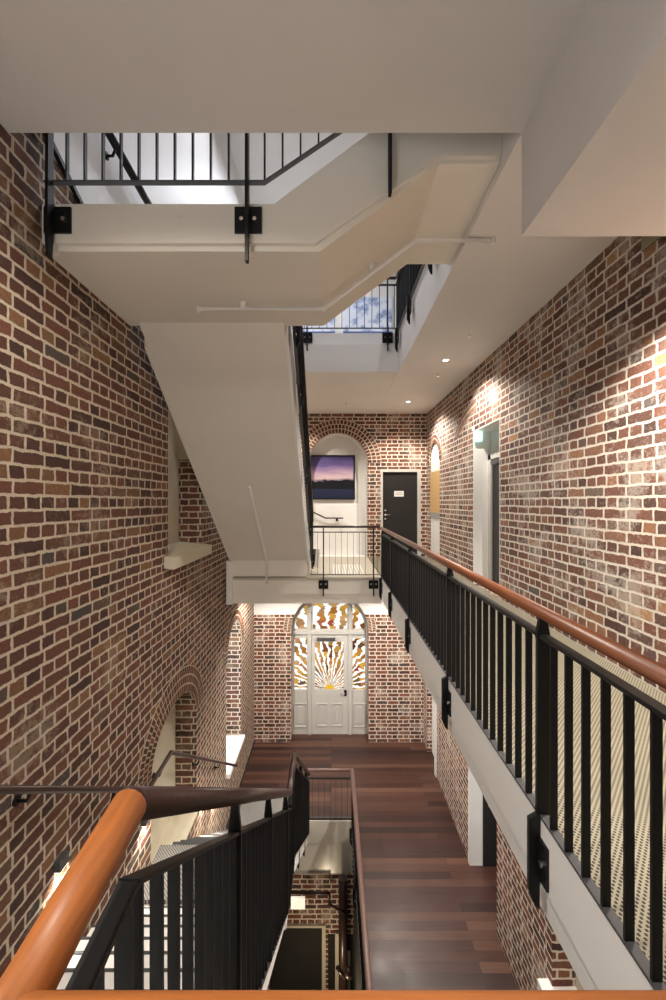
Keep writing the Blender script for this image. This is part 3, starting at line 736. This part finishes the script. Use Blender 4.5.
# exit sign hung at the doorway
ex = thing('exit_sign', 'small green lit exit sign hung at the white doorway', 'sign', (XR-.13, 7.1, 2.6))
yq = 7.08
xa, za = px(474, 427, yq); xb, zb_ = px(482.5, 441, yq)
box('housing', xa-.02, xb+.02, yq, yq+.05, zb_+.18, zb_+.25, M['white'], ex)
pn = box('lit_panel', xa, xb, yq+.01, yq+.035, zb_, zb_+.18, M['exit'], ex)
# running figure and arrow, as simple white pictogram
cx_ = (xa+xb)/2; cz_ = zb_+.09; bm = bmesh.new()
disc_bm(bm, (cx_+.0, yq+.008, cz_+.05), (0, -1, 0), .014, .004, 12)
for (p0, p1) in (((.0, .035), (-.01, -.01)), ((-.01, -.01), (.025, -.03)), ((.025, -.03), (.02, -.065)), ((-.01, -.01), (-.035, -.055)), ((0, .03), (.04, .015)), ((0, .03), (-.035, .005))):
    d_ = Vector((p1[0]-p0[0], 0, p1[1]-p0[1])); n_ = Vector((-d_.z, 0, d_.x)).normalized()*.007
    A = Vector((cx_+p0[0], 0, cz_+p0[1])); B = Vector((cx_+p1[0], 0, cz_+p1[1]))
    prism_bm(bm, [((A+n_).x, (A+n_).z), ((B+n_).x, (B+n_).z), ((B-n_).x, (B-n_).z), ((A-n_).x, (A-n_).z)], XZ, yq+.004, yq+.0095)
bm_done('running_figure', bm, M['exit_white'], pn); settle(ex)
# arched niche in the right wall with blind
t = struct(thing('window_1', '', 'window', (XR, 9.84, 0))); del t['label']; del t['category']
box('niche_back', XR+.03, XR+.06, 9.2, 10.45, 0, 2.9, M['white'], t)
box('blind', XR+.01, XR+.028, 9.37, 10.31, px(0, 517, 9.7)[1]+.1, px(0, 473, 9.7)[1]+.05, M['tan'], t)
box('blind_rail', XR+.01, XR+.028, 9.37, 10.31, px(0, 517, 9.7)[1]-.03, px(0, 517, 9.7)[1]+.1, M['greyband'], t)
settle(t)
# left wall window recess on this storey
t = struct(thing('window_2', '', 'window', (XL, 5.7, .6))); del t['label']; del t['category']
box('infill', XL-.44, XL-.36, 4.98, 6.4, .6, 3.0, M['cream'], t)
prism('splayed_head', [(5.9, 2.95), (6.36, 2.05), (6.36, 2.95)], YZ, XL-.38, XL-.04, M['cream'], t)
prism('sill', [(XL-.36, .66), (XL+.12, .60), (XL+.12, .74), (XL-.36, .80)], lambda a, b, d: (a, d, b), 4.9, 6.45, M['cream'], t, .01); settle(t)
# arched opening low on the left wall
t = struct(thing('window_3', '', 'window', (XL, 5.3, -3.06))); del t['label']; del t['category']
box('infill', XL-.44, XL-.30, 4.5, 6.1, -3.1, -1.0, M['cream'], t)
box('sill', XL-.36, XL+.03, 4.5, 6.1, -3.12, -3.055, M['cream'], t, .006); settle(t)
# big bright window low on the left wall
t = struct(thing('window_4', '', 'window', (XL, 8.4, -3.7))); del t['label']; del t['category']
box('sill', XL-.40, XL+.08, 7.76, 9.11, -3.76, -3.68, M['white'], t, .008)
bm = bmesh.new()
for (ya, yb, za, zb_) in ((7.80, 7.88, -3.68, -1.1), (8.99, 9.07, -3.68, -1.1), (8.40, 8.46, -3.6, -1.0), (7.80, 9.07, -3.68, -3.60), (7.80, 9.07, -2.2, -2.14)): bx(bm, XL-.42, XL-.36, ya, yb, za, zb_)
bm_done('window_frame', bm, M['white'], t)
gm = mat('window_glass', (1, 1, 1), .05); gm.node_tree.nodes['Principled BSDF'].inputs['Transmission Weight'].default_value = 1; gm.node_tree.nodes['Principled BSDF'].inputs['IOR'].default_value = 1.02
box('pane', XL-.395, XL-.39, 7.88, 8.99, -3.60, -1.05, gm, t); settle(t)
# lower right wall: door ajar, passage, sill
t = struct(thing('door_3', '', 'door', (XR0, 6.5, L0))); del t['label']; del t['category']
bm = bmesh.new(); bx(bm, XR0-.02, XR0+.20, 7.0, 7.08, L0, -2.25); bx(bm, XR0+.02, XR0+.20, 5.88, 5.92, L0, -2.25); bx(bm, XR0+.02, XR0+.20, 5.92, 7.0, -2.33, -2.25)
bm_done('door_frame', bm, M['white'], t)
lf = box('leaf', XR0+.20, XR0+1.0, 6.98, 7.03, L0+.01, -2.33, M['door_dark'], t); tube('lever', [(XR0+.26, 6.93, L0+1.05), (XR0+.38, 6.93, L0+1.05)], .012, M['steel'], lf, 8)
box('backing', XR0+1.0, XR0+1.05, 5.5, 7.1, L0, -2.2, M['plaster'], t); settle(t)
t = struct(thing('door_4', '', 'door', (XR0, 9.8, L0))); del t['label']; del t['category']
box('reveal', XR0+.12, XR0+.2, 9.3, 10.25, L0, -1.85, M['white'], t)
box('architrave', XR0-.03, XR0+.02, 9.25, 9.36, L0, -1.8, M['white'], t); settle(t)
pt = box('wall_screen', XR0-.05, XR0-.001, 8.75, 9.2, -4.71+1.95, -4.71+2.5, M['black']); tag(pt, 'small lit wall screen on the lower right brick wall', 'screen')
box('display', XR0-.056, XR0-.05, 8.78, 9.17, -4.71+1.98, -4.71+2.47, emis('screen_blue', (.25, .55, .75), .8), pt)
t = struct(thing('window_5', '', 'window', (XR0, 3.8, -3.8))); del t['label']; del t['category']
box('sill', XR0-.12, XR0+.3, 3.2, 4.5, -3.86, -3.74, M['white'], t, .008); box('infill', XR0+.25, XR0+.3, 3.2, 4.5, -3.8, -2.1, M['cream'], t); settle(t)

# ------------------------------------------------------------------ stained glass doorway
YG = 11.02
t = struct(thing('door_5', '', 'door', ((gx0+gx1)/2, YG, L0))); del t['label']; del t['category']
def X_(p): return px(p, 0, YG)[0]
def Z_(p): return px(0, p, YG)[1]
fr = M['frame_gray']
xl, xr_ = X_(291.5), X_(368)
cx_ = (xl+xr_)/2; hwid = (xr_-xl)/2
zsg = Z_(631)
out = arch_pts(xl-.06, xr_+.06, L0, zsg, hwid+.06, 28)
holes = []
def curve_z(x, rad): return zsg + .92*math.sqrt(max(0, 1-((x-cx_)/rad)**2))*hwid*1.0
ri = hwid-.07
def fan(xa, xb, z0):
    n = 8; pts = [(xa, z0), (xb, z0)]
    for i in range(n+1):
        x = xb+(xa-xb)*i/n; pts.append((x, max(z0+.02, zsg + (ri)*math.sqrt(max(0, 1-((x-cx_)/ri)**2)))))
    return pts
zf = Z_(628.5)
holes.append(fan(xl+.085, X_(307.2), zf)); holes.append(fan(X_(313), X_(347), zf)); holes.append(fan(X_(352.5), xr_-.085, zf))
sideL = rect(X_(294.5), X_(307.2), Z_(689), Z_(637.5)); sideR = rect(X_(352.5), X_(365), Z_(689), Z_(637.5))
doorh = rect(X_(312), X_(347.5), L0-.0, Z_(634.5))
holes += [sideL, sideR]
doorh2 = [(a, max(b, L0+.0005)) for a, b in doorh]
holes.append([(X_(312), L0+.02), (X_(347.5), L0+.02), (X_(347.5), Z_(634.5)), (X_(312), Z_(634.5))])
plate('door_frame', out, holes, XZ, YG-.05, YG+.05, fr, t)
# mullion mouldings
for xx in (X_(309.6), X_(350)):
    box('mullion', xx-.05, xx+.05, YG-.09, YG-.05, L0, zsg+.55, fr, t, .01)
box('transom', xl, xr_, YG-.10, YG-.05, Z_(633.5), Z_(629.5), fr, t, .01)
for (h, nm) in ((holes[0], 'fan_light'), (holes[1], 'fan_light'), (holes[2], 'fan_light'), (sideL, 'side_light'), (sideR, 'side_light')):
    prism(nm, h, XZ, YG-.005, YG+.005, M['stained'], t)
def sunk(xa, xb, zt, zb, parent):
    bm = bmesh.new(); w_ = .03
    for r_ in ((xa, xb, zt-w_, zt), (xa, xb, zb, zb+w_), (xa, xa+w_, zb+w_, zt-w_), (xb-w_, xb, zb+w_, zt-w_)): bx(bm, r_[0], r_[1], YG-.075, YG-.05, r_[2], r_[3])
    p_ = bm_done('panel_moulding', bm, fr, parent, .006)
    box('raised_field', xa+.09, xb-.09, YG-.07, YG-.05, zb+.10, zt-.09, fr, p_, .006)
sunk(X_(294), X_(307), Z_(702), Z_(726), t); sunk(X_(353), X_(365.5), Z_(702), Z_(726), t)
zt_, zb_ = Z_(635.5), L0+.04
gl = rect(X_(315), X_(343.5), Z_(688.5), Z_(641))
leaf = plate('leaf', rect(X_(312.03), X_(347.47), L0+.022, Z_(634.6)), [gl], XZ, YG-.05, YG+.0, fr, t)
prism('door_glass', gl, XZ, YG-.03, YG-.02, M['stained'], leaf)
sunk(X_(316.5), X_(327), Z_(702), Z_(725), leaf); sunk(X_(332), X_(342.5), Z_(702), Z_(725), leaf)
box('door_closer', X_(317), X_(335), YG-.13, YG-.05, Z_(639.5), Z_(637), M['gray'], leaf)
box('lock_plate', X_(344), X_(346.6), YG-.07, YG-.05, Z_(695), Z_(689), M['black'], leaf); tube('door_handle', [(X_(345.3), YG-.09, Z_(692)), (X_(340.5), YG-.09, Z_(692))], .014, M['steel'], leaf, 8)
settle(t)
struct(box('wall_back', -1.6, 2., YG+.35, YG+.4, L0, -.6, M['white']))

# ------------------------------------------------------------------ lamps
def spot(name, loc, to, watts, size=100, blend=.6, col=(1, .92, .82), r=.04, parent=None):
    l = bpy.data.lights.new(name, 'SPOT'); l.energy = watts*LIGHT; l.spot_size = math.radians(size); l.spot_blend = blend; l.color = col; l.shadow_soft_size = r
    o = bpy.data.objects.new(name, l); C.objects.link(o); o.location = loc
    o.rotation_euler = (Vector(to)-Vector(loc)).to_track_quat('-Z', 'Y').to_euler()
    if parent is not None: o.parent = parent; o.location = Vector(loc)-Vector(parent.location)
    return o
def downlight(x, y, z, label, watts, size=120, to=None, col=(1, .92, .82), group='recessed ceiling downlights'):
    t = thing('ceiling_light', label, 'light', (x, y, z), group)
    bm = bmesh.new(); n = 24
    A = [[bm.verts.new((math.cos(2*PI*i/n)*r_, math.sin(2*PI*i/n)*r_, zz)) for i in range(n)] for r_, zz in ((.062, -.001), (.06, -.010), (.045, -.008), (.040, -.002))]
    for a_, b_ in zip(A, A[1:]):
        for i in range(n): bm.faces.new([a_[i], a_[(i+1) % n], b_[(i+1) % n], b_[i]])
    bm_done('trim_ring', bm, M['white'], t)
    disc('lens', (0, 0, -.001), (0, 0, -1), .041, .003, M['lamp'], t)
    spot('lamp', (x, y, z-.03), to or (x, y, z-3), watts, size, .5, col, .04, t)
    return t
downlight(1.81, 6.60, CEIL1, 'recessed ceiling downlight nearer the white doorway', 210, 140, (1.6, 6.6, 0))
downlight(1.72, 9.35, CEIL1, 'recessed ceiling downlight near the dark back door', 230, 140)
downlight(1.90, 2.25, 3.02, 'recessed downlight in the dropped bulkhead at right', 470, 104, (2.6, 3.3, 0))
downlight(-1.0, 9.5, CEIL1, 'added unseen downlight behind the overhead flight', 230, 140, group=None)  # added lamp, tucked out of view to brighten the far ceiling
# ground floor, under the far landing and the walkway
for (x, y, lab, wt) in ((-1.3, 9.1, 'left of the glass door', 200), (1.3, 9.1, 'right of the glass door', 200), (1.72, 6.4, 'under the walkway beside the lower door', 230), (1.72, 3.4, 'under the near part of the walkway', 170)):
    downlight(x, y, -.49 if y > 8 else -.46, 'recessed downlight ' + lab, wt, 150, group='downlights under the walkway and landing')
# upper storey: cool downlights added out of view to light it
for (x, y) in ((-.6, 9.0), (-.9, 5.4), (1.7, 5.5)):
    downlight(x, y, TOP, 'added top storey downlight at %s' % {(-.6): 'the far landing', (-.9): 'the upper stair', 1.7: 'the upper walkway'}[x], 170, 150, col=(.86, .9, 1), group='top storey downlights')
# over the near stairs, in the near soffit
# area lights: an added cool fill behind the camera, and lower window daylight
def big_light(name, loc, to, sx, sy, watts, col):
    l = bpy.data.lights.new(name, 'AREA'); l.shape = 'RECTANGLE'; l.size = sx; l.size_y = sy; l.energy = watts; l.color = col
    o = bpy.data.objects.new(name, l); C.objects.link(o); o.location = loc; o.rotation_euler = (Vector(to)-Vector(loc)).to_track_quat('-Z', 'Y').to_euler()
big_light('rear_fill', (-1.9, -.7, 1.3), (1, 1.3, 1.9), 1.2, 1.8, 50, (.88, .94, 1))  # fill for the bulkhead face and walkway edge, no window stands there
downlight(-1.5, 1.2, ZC, 'added fill downlight aimed at the walkway edge', 120, 80, (.93, 3.2, -.4), group='near soffit downlights')  # added out of view to brighten the walkway fascia
big_light('lower_window_daylight', (XL-1.0, 8.0, -1.9), (XL+1, 8.6, -2.4), 1.4, 2.2, 60, (.9, .95, 1))
downlight(-.9, .9, ZC, 'near soffit downlight over the descending flight', 230, 140, (-.9, 1.6, 0), group='near soffit downlights')
downlight(.6, .1, ZC, 'near soffit downlight over the near landing', 60, 150, group='near soffit downlights')
# step lights low on the left wall
def step_light(y, z, label, wt):
    t = thing('step_light', label, 'light', (XL, y, z), 'step lights on the left wall')
    box('housing', 0, .05, -.05, .05, -.03, .05, M['gray'], t, .004)
    box('diffuser', .005, .045, -.045, .045, -.036, -.0301, M['tube'], t)
    spot('lamp', (XL+.07, y, z-.05), (XL+.1, y, z-1), wt, 150, .5, (1, .88, .72), .03, t)
step_light(4.36, MID+.62, 'small grey step light above the half landing', 14)
step_light(6.35, MID-.55, 'small grey step light beyond the arched opening', 16)
step_light(7.0, MID-.95, 'small grey step light near the foot of the stairs', 16)
step_light(3.0, MID+1.35, 'small grey step light beside the near flight', 8)
# sprinklers / detectors
for (x, y, lab) in ((469, 333, 'nearest'), (438, 374, 'middle'), (346, 402, 'farthest')):
    Y = (CEIL1-EYE)*F/(502-y); X = px(x, 0, Y)[0]
    t = thing('sprinkler', 'tiny ceiling sprinkler head, %s of three' % lab, 'sprinkler', (X, Y, CEIL1), 'ceiling sprinklers')
    disc('escutcheon', (0, 0, 0), (0, 0, -1), .04, .008, M['white'], t, 16, .03); disc('head', (0, 0, -.008), (0, 0, -1), .012, .035, M['steel'], t, 10)
    disc('deflector', (0, 0, -.043), (0, 0, -1), .022, .003, M['steel'], t, 12)
tag(disc('ceiling_plate', px(179, 212, YH0)[0:1]+(YH0-.0, px(179, 212, YH0)[1]), (0, -1, 0), .035, .004, M['plaster'], None, 24), 'small round cover on the overhead cream fascia', 'cover')
# speckled grille high on the right wall
t = tag(box('wall_grille', XR-.015, XR-.001, 2.9, 3.25, CEIL1-.30, CEIL1-.12, M['perf']), 'small speckled grille high on the right brick wall', 'grille')
# ------------------------------------------------------------------ basement things
yb = WELL_Y1+.03
t = struct(thing('door_6', '', 'door', (px(300, 0, yb)[0], yb, -8.6))); del t['label']; del t['category']
a0, z1 = px(270, 926, yb); a1, z0 = px(322, 1010, yb)
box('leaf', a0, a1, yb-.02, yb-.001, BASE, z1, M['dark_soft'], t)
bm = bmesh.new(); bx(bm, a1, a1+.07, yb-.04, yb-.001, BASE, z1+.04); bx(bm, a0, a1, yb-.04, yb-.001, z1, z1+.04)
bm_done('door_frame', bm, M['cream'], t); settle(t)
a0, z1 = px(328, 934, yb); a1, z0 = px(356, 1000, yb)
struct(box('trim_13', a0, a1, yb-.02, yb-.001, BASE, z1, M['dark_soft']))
for (p_, q_) in ((335, 339), (346, 350)):
    tag(box('wall_pipe', px(p_, 0, yb)[0], px(q_, 0, yb)[0], yb-.08, yb-.03, BASE, px(0, 930 if p_ < 340 else 948, yb)[1], M['cream'], None, .01), 'pale vertical post in the basement, %s' % ('beside the dark doorway' if p_ < 340 else 'beside the timber newel'), 'post')
x0, z1 = px(291, 896, yb); x1, z0 = px(305, 907, yb)
t = tag(box('wall_light', x0, x1, yb-.05, yb-.001, z0, z1, emis('basement_light', (1, .93, .76), .55), None, .005), 'small cream box light on the basement brick wall', 'light')
t = thing('stair_rail', 'dark timber basement handrail with a turned newel', 'handrail', (px(345, 0, 7.4)[0], 7.3, BASE))
xn = px(343, 0, 7.7)[0]
tube('newel', [(xn, 7.7, BASE), (xn, 7.7, px(0, 878, 7.7)[1])], .08, M['darkwood'], t, 12)
A = px(329, 898, 7.75); B = px(352, 912, 7.5); 
tube('rail', [(px(292, 0, 7.8)[0], 7.8, A[1]+.06), (A[0], 7.78, A[1]+.06), (A[0]+.01, 7.75, A[1]-.12), (B[0], 7.5, B[1]-.1)], .028, M['darkwood'], t, 10)
A = px(337, 970, 7.0); B = px(345, 978, 7.0)
tube('rail', [(A[0], 7.0, A[1]+.05), (B[0], 7.0, B[1])], .03, M['darkwood'], t, 10)
bm = bmesh.new(); bmesh.ops.create_uvsphere(bm, u_segments=16, v_segments=10, radius=.08, matrix=__import__('mathutils').Matrix.Translation((px(349, 0, 7.)[0], 7.0, px(0, 973, 7.)[1])))
bm_done('newel_cap', bm, M['darkwood'], t, smooth=True); settle(t)
downlight(-.1, 7.6, L0-.34, 'basement downlight under the ground floor edge', 40, 160, group=None) if False else None
l = bpy.data.lights.new('basement_lamp', 'POINT'); l.energy = 30*LIGHT; l.color = (1, .8, .55); l.shadow_soft_size = .1
o = bpy.data.objects.new('basement_lamp', l); C.objects.link(o); o.location = (-.1, 6.6, -7.0)
